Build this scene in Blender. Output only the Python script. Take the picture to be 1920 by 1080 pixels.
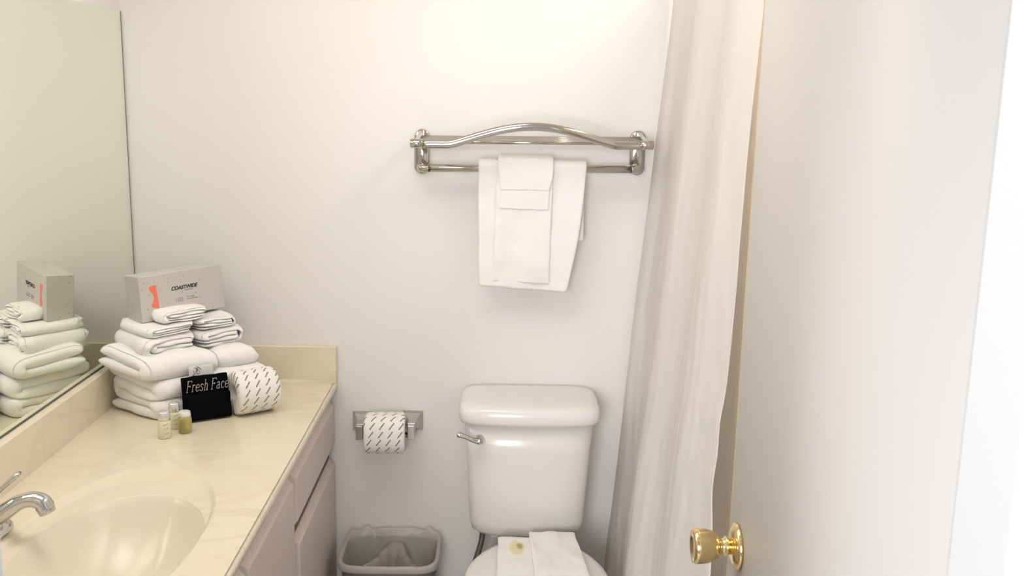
import bpy, bmesh, math, random
import numpy as np
from mathutils import Matrix, Vector, noise
random.seed(7)
for o in list(bpy.data.objects): bpy.data.objects.remove(o)
S = bpy.context.scene
COL = S.collection
PI = math.pi

# ------------------------------------------------------------------ camera
EYE = Vector((0, 0, 1.6178))
YAW, PITCH, ROLL = 0.017614, 0.194173, 0.020396
cy, sy, cp, sp = math.cos(YAW), math.sin(YAW), math.cos(PITCH), math.sin(PITCH)
Fv = Vector((sy*cp, cy*cp, -sp)); Rv = Vector((cy, -sy, 0)); Uv = Rv.cross(Fv)
R2 = math.cos(ROLL)*Rv + math.sin(ROLL)*Uv
U2 = -math.sin(ROLL)*Rv + math.cos(ROLL)*Uv
cam = bpy.data.objects.new('camera', bpy.data.cameras.new('camera'))
COL.objects.link(cam)
m3 = Matrix((R2, U2, -Fv)).transposed()
cam.matrix_world = Matrix.Translation(EYE) @ m3.to_4x4()
cam.data.sensor_width = 36
cam.data.lens = 1870.1/1920*36
cam.data.clip_start = 0.02
cam.data.dof.use_dof = True
cam.data.dof.focus_distance = 2.55
cam.data.dof.aperture_fstop = 9.0
S.camera = cam

# ------------------------------------------------------------------ world and light
W = bpy.data.worlds.new('hall_ambience'); S.world = W; W.use_nodes = True
bg = W.node_tree.nodes['Background']
bg.inputs[0].default_value = (0.9, 0.92, 1.0, 1); bg.inputs[1].default_value = 0.42
S.view_settings.view_transform = 'Standard'
S.view_settings.look = 'None'
S.view_settings.gamma = 1
S.view_settings.use_curve_mapping = False
S.view_settings.exposure = 0.03

def area(name, loc, target, sx, sy_, power, color):
    l = bpy.data.lights.new(name, 'AREA'); l.shape = 'RECTANGLE'; l.size = sx; l.size_y = sy_
    l.energy = power; l.color = color
    o = bpy.data.objects.new(name, l); COL.objects.link(o); o.location = loc
    o.rotation_euler = (Vector(target)-Vector(loc)).to_track_quat('-Z', 'Y').to_euler()
    return o
area('hall_window_daylight', (-0.60, -1.3, 1.5), (0.0, 2.4, 0.8), 1.1, 1.2, 68, (0.95, 0.965, 1.0))
area('bathroom_ceiling_light', (-0.35, 1.65, 2.38), (-0.35, 1.65, 0), 0.8, 0.6, 9, (1.0, 0.955, 0.90))

area('added_shower_fill', (0.95, 2.0, 2.39), (0.95, 2.0, 0), 0.6, 1.0, 17, (1.0, 0.93, 0.84))  # added fill lamp, brightens the liner in the gap between curtain and door

# ------------------------------------------------------------------ materials
def mat(name, col, rough=0.5, metal=0.0, spec=0.5, **kw):
    m = bpy.data.materials.new(name); m.use_nodes = True
    b = m.node_tree.nodes['Principled BSDF']
    b.inputs['Base Color'].default_value = (*col, 1); b.inputs['Roughness'].default_value = rough
    b.inputs['Metallic'].default_value = metal; b.inputs['Specular IOR Level'].default_value = spec
    for k, v in kw.items(): b.inputs[k.replace('_', ' ')].default_value = v
    return m
def nd(m, t, **kw):
    n = m.node_tree.nodes.new(t)
    for k, v in kw.items(): setattr(n, k, v)
    return n
def lk(m, a, b): m.node_tree.links.new(a, b)
def bsdf(m): return m.node_tree.nodes['Principled BSDF']
def bump(m, scale, strength, dist=0.002, detail=3, coord='Object', stretch=None):
    tc = nd(m, 'ShaderNodeTexCoord'); nz = nd(m, 'ShaderNodeTexNoise'); bp = nd(m, 'ShaderNodeBump')
    nz.inputs['Scale'].default_value = scale; nz.inputs['Detail'].default_value = detail
    src = tc.outputs[coord]
    if stretch:
        mp = nd(m, 'ShaderNodeMapping'); mp.inputs['Scale'].default_value = stretch
        lk(m, src, mp.inputs[0]); src = mp.outputs[0]
    lk(m, src, nz.inputs['Vector']); lk(m, nz.outputs[0], bp.inputs['Height'])
    bp.inputs['Strength'].default_value = strength; bp.inputs['Distance'].default_value = dist
    lk(m, bp.outputs[0], bsdf(m).inputs['Normal'])
    return m
def mathn(m, op, a, b=None, c=None):
    n = nd(m, 'ShaderNodeMath', operation=op)
    for i, v in enumerate((a, b, c)):
        if v is None: continue
        if isinstance(v, (int, float)): n.inputs[i].default_value = v
        else: lk(m, v, n.inputs[i])
    return n.outputs[0]
def mixc(m, fac, a, b):
    n = nd(m, 'ShaderNodeMix', data_type='RGBA')
    for sock, v in ((n.inputs[0], fac), (n.inputs[6], a), (n.inputs[7], b)):
        if isinstance(v, (int, float)): sock.default_value = v
        elif isinstance(v, tuple): sock.default_value = (*v, 1)
        else: lk(m, v, sock)
    return n.outputs[2]
def ramp(m, src, p0, p1):
    n = nd(m, 'ShaderNodeMapRange'); lk(m, src, n.inputs[0])
    n.inputs[1].default_value = p0; n.inputs[2].default_value = p1
    return n.outputs[0]

M = {}
M['wall'] = bump(mat('painted_wall', (0.80, 0.775, 0.745), 0.42, spec=0.4), 90, 0.16, 0.0012)
M['ceiling'] = mat('ceiling_paint', (0.83, 0.81, 0.78), 0.8)
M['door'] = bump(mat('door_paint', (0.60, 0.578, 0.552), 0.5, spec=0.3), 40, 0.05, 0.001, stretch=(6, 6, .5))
M['gap'] = mat('shadowed_face_frame', (0.17, 0.125, 0.10), 0.7)
M['edge_wood'] = mat('bare_door_edge', (0.50, 0.37, 0.21), 0.5)
M['trim'] = mat('gloss_trim_paint', (0.88, 0.90, 0.925), 0.4)
M['chrome'] = mat('polished_chrome', (0.62, 0.61, 0.59), 0.07, 1.0)
M['nickel'] = mat('reflection_brown_chrome', (0.52, 0.49, 0.44), 0.12, 1.0)  # brown reflections of the dark hall put into the base colour
M['dark_chrome'] = mat('reflection_dark_chrome', (0.52, 0.50, 0.47), 0.09, 1.0)  # base colour darkened to stand in for dark hall reflections on the posts
M['brass'] = mat('polished_brass', (0.86, 0.68, 0.36), 0.12, 1.0)
M['mirror'] = mat('mirror_silvering', (0.90, 0.94, 0.86), 0.0, 1.0)
M['mirror_edge'] = mat('mirror_edge', (0.10, 0.11, 0.10), 0.4)
M['porcelain'] = mat('porcelain', (0.80, 0.775, 0.745), 0.2, spec=0.5)
M['lid_plastic'] = mat('toilet_lid_plastic', (0.80, 0.775, 0.735), 0.25)
M['towel'] = mat('white_terry', (0.90, 0.88, 0.86), 0.95, spec=0.1, Sheen_Weight=0.15)
M['towel'] = bump(M['towel'], 420, 0.55, 0.0016, 2)
M['thin_towel'] = bump(mat('white_flat_weave', (0.88, 0.865, 0.84), 0.95, spec=0.1), 300, 0.3, 0.001, 2)
M['blackcloth'] = bump(mat('black_velour', (0.0035, 0.0035, 0.005), 1.0, spec=0.05), 500, 0.6, 0.001, 2)
M['thread'] = mat('grey_thread', (0.50, 0.50, 0.50), 0.8)
M['ink'] = mat('black_ink', (0.012, 0.011, 0.012), 0.6)
M['greyink'] = mat('grey_ink', (0.25, 0.24, 0.23), 0.6)
M['orange'] = mat('orange_print', (0.90, 0.20, 0.12), 0.5)
M['card'] = mat('grey_white_card', (0.62, 0.61, 0.61), 0.6)
M['lotion'] = mat('cream_lotion', (0.80, 0.78, 0.58), 0.28)
M['amber'] = mat('yellow_gel', (0.72, 0.62, 0.20), 0.1, Transmission_Weight=0.55)
M['silvercap'] = mat('satin_silver_cap', (0.78, 0.76, 0.74), 0.25, 0.7)
M['frostcap'] = mat('frosted_silver_cap', (0.78, 0.77, 0.75), 0.4, 0.3)
M['greenink'] = mat('grey_green_ink', (0.40, 0.42, 0.28), 0.6)
M['paper'] = bump(mat('tissue_paper', (0.84, 0.82, 0.79), 0.9), 60, 0.3, 0.002)
M['cabinet'] = None
M['black_gap'] = mat('dark_cabinet_interior', (0.06, 0.045, 0.035), 0.8)
M['can'] = mat('grey_bin_plastic', (0.15, 0.14, 0.125), 0.5)
M['rim'] = mat('grey_bin_rim_plastic', (0.42, 0.39, 0.36), 0.35)
M['braid'] = bump(mat('braided_steel_hose', (0.16, 0.15, 0.14), 0.35, 0.6), 600, 0.8, 0.001, 1)
M['glow'] = None
M['floor'] = bump(mat('vinyl_floor', (0.60, 0.57, 0.53), 0.5), 8, 0.1)
M['tub'] = mat('tub_enamel', (0.74, 0.70, 0.66), 0.2)

def cabinet_mat():
    m = mat('pickled_oak_laminate', (0.4, 0.3, 0.25), 0.42)
    tc = nd(m, 'ShaderNodeTexCoord'); mp = nd(m, 'ShaderNodeMapping'); mp.inputs['Scale'].default_value = (30, 30, 2.0)
    nz = nd(m, 'ShaderNodeTexNoise'); nz.inputs['Scale'].default_value = 3; nz.inputs['Detail'].default_value = 5
    lk(m, tc.outputs['Object'], mp.inputs[0]); lk(m, mp.outputs[0], nz.inputs['Vector'])
    c = mixc(m, ramp(m, nz.outputs[0], .35, .65), (0.645, 0.55, 0.49), (0.675, 0.58, 0.52))
    lk(m, c, bsdf(m).inputs['Base Color']); return m
M['cabinet'] = cabinet_mat()

def marble(name, base, vein, rough=0.18):
    m = mat(name, base, rough, spec=0.5)
    tc = nd(m, 'ShaderNodeTexCoord'); mp = nd(m, 'ShaderNodeMapping'); mp.inputs['Scale'].default_value = (1.0, 2.2, 1.0)
    mp.inputs['Rotation'].default_value = (0, 0, 0.5)
    nz = nd(m, 'ShaderNodeTexNoise'); nz.inputs['Scale'].default_value = 3.4; nz.inputs['Detail'].default_value = 7
    nz.inputs['Distortion'].default_value = 1.6
    lk(m, tc.outputs['Object'], mp.inputs[0]); lk(m, mp.outputs[0], nz.inputs['Vector'])
    v = mathn(m, 'ABSOLUTE', mathn(m, 'SUBTRACT', nz.outputs[0], 0.5))
    f = mathn(m, 'SUBTRACT', 1.0, ramp(m, v, 0.0, 0.07))
    n2 = nd(m, 'ShaderNodeTexNoise'); n2.inputs['Scale'].default_value = 5; lk(m, tc.outputs['Object'], n2.inputs['Vector'])
    f2 = mathn(m, 'MULTIPLY', f, ramp(m, n2.outputs[0], .42, .7))
    lk(m, mixc(m, f2, base, vein), bsdf(m).inputs['Base Color']); return m
M['marble'] = marble('cream_cultured_marble', (0.76, 0.685, 0.54), (0.69, 0.60, 0.455))
M['bowl'] = marble('sink_bowl_gelcoat', (0.765, 0.70, 0.585), (0.74, 0.67, 0.55), 0.25)

def wrapper_mat():   # printed wrapper: rows of short slanted grey dashes of tiny lettering
    m = mat('printed_roll_wrapper', (0.86, 0.84, 0.80), 0.75)
    tc = nd(m, 'ShaderNodeTexCoord'); sx = nd(m, 'ShaderNodeSeparateXYZ'); lk(m, tc.outputs['Object'], sx.inputs[0])
    ang = mathn(m, 'ARCTAN2', sx.outputs[2], sx.outputs[1])
    c = mathn(m, 'MULTIPLY', ang, 0.056)
    a = sx.outputs[0]
    PC = 2*PI*0.056/16; PA = 0.027
    ci = mathn(m, 'DIVIDE', c, PC); row = mathn(m, 'FLOOR', ci)
    cl = mathn(m, 'MULTIPLY', mathn(m, 'SUBTRACT', mathn(m, 'SUBTRACT', ci, row), 0.5), PC)
    ai = mathn(m, 'ADD', mathn(m, 'DIVIDE', a, PA), mathn(m, 'MULTIPLY', row, 0.12)); colm = mathn(m, 'FLOOR', ai)
    al = mathn(m, 'MULTIPLY', mathn(m, 'SUBTRACT', mathn(m, 'SUBTRACT', ai, colm), 0.5), PA)
    t = math.radians(52)
    s = mathn(m, 'ADD', mathn(m, 'MULTIPLY', al, math.cos(t)), mathn(m, 'MULTIPLY', cl, -math.sin(t)))
    w = mathn(m, 'ADD', mathn(m, 'MULTIPLY', al, math.sin(t)), mathn(m, 'MULTIPLY', cl, math.cos(t)))
    nz = nd(m, 'ShaderNodeTexNoise'); nz.inputs['Scale'].default_value = 700; lk(m, tc.outputs['Object'], nz.inputs['Vector'])
    wid = mathn(m, 'MULTIPLY', nz.outputs[0], 0.0034)
    i1 = mathn(m, 'LESS_THAN', mathn(m, 'ABSOLUTE', s), 0.0108)
    i2 = mathn(m, 'LESS_THAN', mathn(m, 'ABSOLUTE', w), wid)
    f = mathn(m, 'MULTIPLY', mathn(m, 'MULTIPLY', i1, i2), 0.9)
    lk(m, mixc(m, f, (0.85, 0.82, 0.77), (0.16, 0.145, 0.13)), bsdf(m).inputs['Base Color'])
    nb = nd(m, 'ShaderNodeTexNoise'); nb.inputs['Scale'].default_value = 45; lk(m, tc.outputs['Object'], nb.inputs['Vector'])
    bp = nd(m, 'ShaderNodeBump'); bp.inputs['Strength'].default_value = 0.35; bp.inputs['Distance'].default_value = 0.002
    lk(m, nb.outputs[0], bp.inputs['Height']); lk(m, bp.outputs[0], bsdf(m).inputs['Normal'])
    return m
M['wrapper'] = wrapper_mat()

def speckle_mat():
    m = mat('grey_speckled_carton', (0.52, 0.50, 0.47), 0.5)
    tc = nd(m, 'ShaderNodeTexCoord'); v = nd(m, 'ShaderNodeTexVoronoi'); v.inputs['Scale'].default_value = 120
    lk(m, tc.outputs['Object'], v.inputs['Vector'])
    n2 = nd(m, 'ShaderNodeTexNoise'); n2.inputs['Scale'].default_value = 28; n2.inputs['Detail'].default_value = 1
    lk(m, tc.outputs['Object'], n2.inputs['Vector'])
    f = mathn(m, 'MULTIPLY', mathn(m, 'LESS_THAN', v.outputs['Distance'], 0.20), mathn(m, 'GREATER_THAN', n2.outputs[0], 0.54))
    lk(m, mixc(m, mathn(m, 'MULTIPLY', f, .75), (0.565, 0.54, 0.505), (0.20, 0.19, 0.18)), bsdf(m).inputs['Base Color'])
    return m
M['carton'] = speckle_mat()

def translucent(name, col, trans, transp, rough=.5):
    m = bpy.data.materials.new(name); m.use_nodes = True; nt = m.node_tree; b = bsdf(m)
    b.inputs['Base Color'].default_value = (*col, 1); b.inputs['Roughness'].default_value = rough
    tr = nd(m, 'ShaderNodeBsdfTranslucent'); tr.inputs[0].default_value = (*col, 1)
    m1 = nd(m, 'ShaderNodeMixShader'); m1.inputs[0].default_value = trans
    lk(m, b.outputs[0], m1.inputs[1]); lk(m, tr.outputs[0], m1.inputs[2])
    out = nt.nodes['Material Output']; last = m1.outputs[0]
    if transp:
        tp = nd(m, 'ShaderNodeBsdfTransparent'); m2 = nd(m, 'ShaderNodeMixShader'); m2.inputs[0].default_value = transp
        lk(m, last, m2.inputs[1]); lk(m, tp.outputs[0], m2.inputs[2]); last = m2.outputs[0]
    lk(m, last, out.inputs[0]); return m
M['curtain'] = translucent('white_curtain_fabric', (0.90, 0.87, 0.84), .36, 0)
bump(M['curtain'], 60, .25, .001)
M['liner'] = translucent('beige_shower_liner', (0.86, 0.82, 0.765), .5, 0)
M['bag'] = translucent('clear_bin_bag', (0.78, 0.75, 0.71), .30, .5, .25)

def stain_mat():     # white terry with one yellow ring stain around a brown spot
    m = bump(mat('stained_terry', (0.86, 0.83, 0.80), 0.95, spec=0.1), 380, .5, .0014, 2)
    tc = nd(m, 'ShaderNodeTexCoord'); nz = nd(m, 'ShaderNodeTexNoise'); nz.inputs['Scale'].default_value = 60
    lk(m, tc.outputs['Object'], nz.inputs['Vector'])
    def blob(x, y, r0, r1, ax=1, ay=1):
        mp = nd(m, 'ShaderNodeMapping'); mp.inputs['Location'].default_value = (-x*ax, -y*ay, 0); mp.inputs['Scale'].default_value = (ax, ay, 0)
        lk(m, tc.outputs['Object'], mp.inputs[0])
        L = nd(m, 'ShaderNodeVectorMath', operation='LENGTH'); lk(m, mp.outputs[0], L.inputs[0])
        d = mathn(m, 'ADD', L.outputs['Value'], mathn(m, 'MULTIPLY', mathn(m, 'SUBTRACT', nz.outputs[0], .5), .008))
        return mathn(m, 'SUBTRACT', 1.0, ramp(m, d, r0, r1))
    c = mixc(m, mathn(m, 'MULTIPLY', blob(-.015, -.008, .014, .023, 1, .45), .75), (0.86, 0.83, 0.80), (0.76, 0.66, 0.34))
    c = mixc(m, mathn(m, 'MULTIPLY', blob(-.007, .002, .004, .011, 1, .45), .8), c, (0.40, 0.26, 0.15))
    lk(m, c, bsdf(m).inputs['Base Color']); return m
M['stain'] = stain_mat()
def glow_mat():
    m = bpy.data.materials.new('lit_globe'); m.use_nodes = True
    b = bsdf(m); b.inputs['Base Color'].default_value = (1, .95, .88, 1)
    b.inputs['Emission Color'].default_value = (1.0, 0.92, 0.82, 1); b.inputs['Emission Strength'].default_value = 13.5
    return m
M['glow'] = glow_mat()

# ------------------------------------------------------------------ builders
def props(o, label=None, cat=None, group=None, kind=None):
    if label: o['label'] = label
    if cat: o['category'] = cat
    if group: o['group'] = group
    if kind: o['kind'] = kind
    return o
def thing(name, loc, label, cat, group=None):
    o = bpy.data.objects.new(name, None); COL.objects.link(o); o.location = loc; o.empty_display_size = .05
    return props(o, label, cat, group)
def wloc(o):
    v = Vector((0, 0, 0))
    while o: v = v + o.location; o = o.parent
    return v
def obj(name, V, Fc, m, parent=None, smooth=True, origin=None, sub=0, bevel=0, closed=True, solid=0, edit=None):
    """V in world coordinates; stored relative to the object's origin"""
    base = wloc(parent) if parent else Vector(origin or (0, 0, 0))
    me = bpy.data.meshes.new(name)
    me.from_pydata([tuple(Vector(v)-base) for v in V], [], [tuple(int(i) for i in f) for f in Fc])
    bm = bmesh.new(); bm.from_mesh(me)
    bmesh.ops.remove_doubles(bm, verts=bm.verts, dist=1e-6)
    if closed: bmesh.ops.recalc_face_normals(bm, faces=bm.faces)
    bm.to_mesh(me); bm.free()
    me.materials.append(m)
    for p in me.polygons: p.use_smooth = smooth
    o = bpy.data.objects.new(name, me); COL.objects.link(o)
    if parent: o.parent = parent
    else: o.location = base
    if solid:
        s = o.modifiers.new('s', 'SOLIDIFY'); s.thickness = solid; s.offset = 0
    if bevel:
        b = o.modifiers.new('b', 'BEVEL'); b.width = bevel; b.segments = 3; b.limit_method = 'ANGLE'
        b.harden_normals = True
        for p in me.polygons: p.use_smooth = True
    if sub:
        s = o.modifiers.new('u', 'SUBSURF'); s.levels = sub; s.render_levels = sub
    return o
def boxg(x0, x1, y0, y1, z0, z1):
    V = [(x, y, z) for z in (z0, z1) for y in (y0, y1) for x in (x0, x1)]
    return V, [(0, 2, 3, 1), (4, 5, 7, 6), (0, 1, 5, 4), (2, 6, 7, 3), (0, 4, 6, 2), (1, 3, 7, 5)]
def merge(*gs):
    V, Fc = [], []
    for v, f in gs:
        n = len(V); V += list(v); Fc += [tuple(i+n for i in q) for q in f]
    return V, Fc
def loft(rings, cap0=True, cap1=True, close=True):
    n = len(rings[0]); V = [tuple(p) for r in rings for p in r]; Fc = []
    for i in range(len(rings)-1):
        for j in range(n if close else n-1):
            k = (j+1) % n
            Fc.append((i*n+j, i*n+k, (i+1)*n+k, (i+1)*n+j))
    if cap0: Fc.append(tuple(range(n))[::-1])
    if cap1: Fc.append(tuple((len(rings)-1)*n+j for j in range(n)))
    return V, Fc
def grid(fn, nu, nv):
    V = [fn(i/nu, j/nv) for i in range(nu+1) for j in range(nv+1)]
    Fc = [(i*(nv+1)+j, (i+1)*(nv+1)+j, (i+1)*(nv+1)+j+1, i*(nv+1)+j+1) for i in range(nu) for j in range(nv)]
    return V, Fc
def sring(cx, cy_, z, a, b, n=48, e=2.0, front=None):
    """superellipse ring in XY"""
    out = []
    for k in range(n):
        t = 2*PI*k/n; c, s = math.cos(t), math.sin(t)
        x = a*abs(c)**(2/e)*(1 if c >= 0 else -1); y = b*abs(s)**(2/e)*(1 if s >= 0 else -1)
        out.append((cx+x, cy_+y, z))
    return out
def lathe(prof, origin, axis='Z', n=32, cap=True):
    """prof: list of (r, h) along axis; axis a vector"""
    ax = Vector({'Z': (0, 0, 1), 'X': (1, 0, 0), 'Y': (0, 1, 0)}.get(axis, axis) if isinstance(axis, str) else axis).normalized()
    t = ax.orthogonal().normalized(); b = ax.cross(t); o = Vector(origin)
    rings = [[o+ax*h+(t*math.cos(2*PI*k/n)+b*math.sin(2*PI*k/n))*r for k in range(n)] for r, h in prof]
    return loft(rings, cap, cap)
def tube(path, r, n=12, flat=1.0, up=(0, 0, 1), cap=True):
    """r number or list; flat scales the section along 'up'"""
    P = [Vector(p) for p in path]; rings = []
    for i, p in enumerate(P):
        d = (P[min(i+1, len(P)-1)]-P[max(i-1, 0)]).normalized()
        u = Vector(up); u = (u-d*u.dot(d))
        u = u.normalized() if u.length > 1e-4 else d.orthogonal().normalized()
        s = d.cross(u); rr = r[i] if isinstance(r, (list, tuple)) else r
        rings.append([p+s*math.cos(2*PI*k/n)*rr+u*math.sin(2*PI*k/n)*rr*flat for k in range(n)])
    return loft(rings, cap, cap)
def catmull(P, m=8):
    P = [Vector(p) for p in P]; out = []
    for i in range(len(P)-1):
        a, b, c, d = P[max(i-1, 0)], P[i], P[i+1], P[min(i+2, len(P)-1)]
        for k in range(m):
            t = k/m
            out.append(.5*((2*b)+(c-a)*t+(2*a-5*b+4*c-d)*t*t+(3*b-a-3*c+d)*t**3))
    out.append(P[-1]); return out
def nz3(p, s, seed=0):
    return noise.noise_vector(Vector((p[0]*s+seed*7.3, p[1]*s-seed*3.1, p[2]*s+seed*1.7)))

# ------------------------------------------------------------------ room shell
D, XL = 2.782, -1.0144
ZC = .79; XF = XL+.565; HC = 2.42; XR = 1.29; YD = .77; YH = .687
XJ, XJL = .385, -.404
def struct(name, g, m, **k):
    return props(obj(name, *g, m, smooth=False, **k), kind='structure')
struct('floor', boxg(-1.1, 1.4, -.6, 2.9, -.1, 0), M['floor'])
struct('ceiling', boxg(-1.12, 1.37, YH, 2.88, HC, HC+.1), M['ceiling'])
struct('wall_back', boxg(-1.12, 1.37, D, D+.1, 0, HC), M['wall'])
struct('wall_left', boxg(-1.12, XL-.006, YD, D, 0, HC), M['wall'])
struct('wall_right', boxg(XR, XR+.1, YD, D, 0, HC), M['wall'])
struct('wall_front', merge(boxg(-1.12, XJL-.02, YH, YD, 0, HC), boxg(XJ+.02, XR+.1, YH, YD, 0, HC),
                           boxg(XJL-.02, XJ+.02, YH, YD, 2.06, HC)), M['wall'])
jr = struct('trim_1', boxg(XJ, XJ+.0195, YH-.002, YD+.002, 0, 2.059), M['trim'])
jr['label'] = 'bright white door jamb on the right'
struct('trim_2', boxg(XJL-.0195, XJL, YH-.002, YD+.002, 0, 2.059), M['trim'])
struct('trim_3', boxg(XJL-.0195, XJ+.0195, YH-.002, YD+.002, 2.04, 2.0595), M['trim'])
struct('trim_4', boxg(XJ+.006, XJ+.065, YH-.016, YH-.0025, 0, 2.10), M['trim'], bevel=.003)
struct('trim_5', boxg(XJL-.065, XJL-.006, YH-.016, YH-.0025, 0, 2.10), M['trim'], bevel=.003)
# door leaf, swung fully inward
dr = props(bpy.data.objects.new('door_1', None), kind='structure'); COL.objects.link(dr); dr.location = (XJ, YD, 0)
dr['label'] = 'open smooth cream door with a brass knob'
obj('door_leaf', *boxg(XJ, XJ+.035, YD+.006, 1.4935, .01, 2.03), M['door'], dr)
obj('wood_edge', *boxg(XJ+.0002, XJ+.0348, 1.4936, 1.502, .01, 2.03), M['edge_wood'], dr)
KY, KZ = 1.44, .931
obj('rosette', *lathe([(.0, 0), (.036, 0), (.037, .003), (.034, .007), (.022, .011), (.016, .012)], (XJ-.0001, KY, KZ), (-1, 0, 0), 40), M['brass'], dr)
obj('door_knob', *lathe([(.012, .004), (.0125, .016), (.016, .018), (.016, .0205), (.0125, .022), (.0125, .030), (.020, .033), (.0235, .040),
                     (.0262, .050), (.0275, .062), (.0278, .067), (.0255, .0705), (.018, .0712), (.013, .0688), (.004, .0685)], (XJ, KY, KZ), (-1, 0, 0), 48), M['brass'], dr)
obj('latch_plate', *boxg(XJ+.006, XJ+.029, 1.5015, 1.5035, KZ-.028, KZ+.028), M['brass'], dr, bevel=.0005)
for z in (.25, 1.05, 1.8):
    obj('hinge', *lathe([(.006, -.045), (.006, .045)], (XJ-.004, YD+.004, z), 'Z', 12), M['brass'], dr)

# ------------------------------------------------------------------ mirror
mr = thing('wall_mirror', (XL, 2.0, .899), 'large frameless mirror on the left wall above the counter splash', 'mirror')
obj('mirror_glass', *boxg(XL-.0055, XL, 1.25, 2.7745, .8995, 1.809), M['mirror'], mr, smooth=False)
obj('mirror_edge', *merge(boxg(XL-.0055, XL+.0004, 2.7746, 2.7775, .8995, 1.809), boxg(XL-.0055, XL+.0006, 1.25, 2.7775, .8965, .8994)), M['mirror_edge'], mr, smooth=False)
# ------------------------------------------------------------------ vanity light above the mirror
vl = thing('vanity_light', (XL-.006, 1.85, 1.95), 'chrome vanity light bar with four glowing globes above the mirror', 'light')
obj('light_bar', *boxg(XL-.006, XL+.030, 1.51, 2.19, 1.95, 2.06), M['chrome'], vl, bevel=.004)
for k in range(4):
    y = 1.61+k*.16
    obj('lamp_socket', *lathe([(.026, 0), (.026, .022), (.02, .026)], (XL+.0301, y, 2.005), (1, 0, 0), 20), M['chrome'], vl)
    obj('light_globe', *lathe([(.012, 0), (.02, .004), (.036, .018), (.045, .04), (.044, .056), (.034, .074), (.016, .084), (.002, .087)], (XL+.0562, y, 2.005), (1, 0, 0), 24), M['glow'], vl)

# ------------------------------------------------------------------ countertop with moulded sink
CX, CY = -.70, 1.72; BA, BB = .157, .240
def shell(x, y):      # recessed oval around the bowl
    dx = x+.715; a = .175 if dx > 0 else .175
    e = (abs(dx/a)**2.3+abs((y-1.735)/.345)**2.3)**(1/2.3)
    t = min(max((1.0-e)/.07, 0), 1); t = t*t*(3-2*t)
    return -.010*t
def bowl_z(q):        # q 0 centre .. 1 rim
    return -.0055-.145*(1-q**2.6)**.62 if q < 1 else -.0055
Y0, Y1 = 1.15, D-.002
N = 160
angs = sorted(set([2*PI*k/N for k in range(N)] + [math.atan2(yy-CY, xx-CX) % (2*PI) for xx in (XL+.0005, XF-.008) for yy in (Y0, Y1)]))
def edge_hit(t):
    c, s = math.cos(t), math.sin(t); best = 9
    for v, lim, o in ((c, XF-.008 if c > 0 else XL+.0005, CX), (s, Y1 if s > 0 else Y0, CY)):
        if abs(v) > 1e-9: best = min(best, (lim-o)/v)
    return best
def rim_r(t):
    c, s = math.cos(t), math.sin(t); return 1/math.sqrt((c/BA)**2+(s/BB)**2)
rings = []
fr = [0, .002, .005, .01]+[.02*k for k in range(1, 51)]
for f in fr:
    rg = []
    for t in angs:
        r0, r1 = rim_r(t)*1.01, edge_hit(t)
        dr_ = r0+(r1-r0)*f
        x, y = CX+dr_*math.cos(t), CY+dr_*math.sin(t)
        z = ZC+shell(x, y) - (.0016 if f == 0 else 0)
        rg.append((x, y, z))
    rings.append(rg)
g1 = loft(rings, False, False)
# rounded front lip
lip = [(XF-.008, ZC), (XF-.003, ZC-.0015), (XF, ZC-.006), (XF, ZC-.018), (XF-.002, ZC-.022), (XF-.02, ZC-.023)]
g2 = loft([[(x, Y0, z) for x, z in lip], [(x, Y1, z) for x, z in lip]], False, False, close=False)
g3 = boxg(XL+.0005, XF-.004, Y0-.001, Y0+.0, ZC-.037, ZC-.0005)
ct = thing('vanity_countertop', (-.73, 1.96, ZC-.037), 'cream marbled vanity countertop with moulded oval sink', 'countertop')
obj('counter_slab', *merge(g1, g2, g3), M['marble'], ct, closed=False)
br = []
for q in [1.01, 1.0, .985, .96, .92, .87, .8, .72, .63, .53, .42, .3, .18, .09]:
    rg = []
    for k in range(96):
        t = 2*PI*k/96; r = rim_r(t)*q
        z = ZC-.010-.140*(max(0, 1-(q/1.01)**2.5))**1.02
        rg.append((CX+r*math.cos(t), CY+r*math.sin(t), z - (.0016 if q > 1 else .0012 if q == 1 else 0)))
    br.append(rg)
obj('sink_bowl', *loft(br, False, True), M['bowl'], ct, closed=False)
obj('sink_drain', *lathe([(.0, 0), (.021, 0), (.021, .004), (.016, .005), (.0, .003)], (CX, CY, ZC-.010-.1405), 'Z', 24), M['chrome'], ct)
# splashes: a back one on the end wall and one under the mirror
obj('side_splash', *boxg(XL+.0225, XF, D-.0205, D-.0005, ZC-.002, .895), M['marble'], ct, bevel=.003)
obj('back_splash', *boxg(XL, XL+.022, Y0, D-.0005, ZC-.002, .895), M['marble'], ct, bevel=.003)
def cove(P0, P1, d1, d2):
    rg = []
    for P in (P0, P1):
        rg.append([Vector(P)+Vector(d1)*(.008*(1-math.sin(a)))+Vector(d2)*(.008*(1-math.cos(a))) for a in [k*PI/2/6 for k in range(7)]]+[Vector(P)])
    return loft(rg, True, True)
obj('cove_bead', *cove((XL+.022, D-.0205, ZC), (XF-.002, D-.0205, ZC), (0, -1, 0), (0, 0, 1)), M['marble'], ct)

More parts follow.
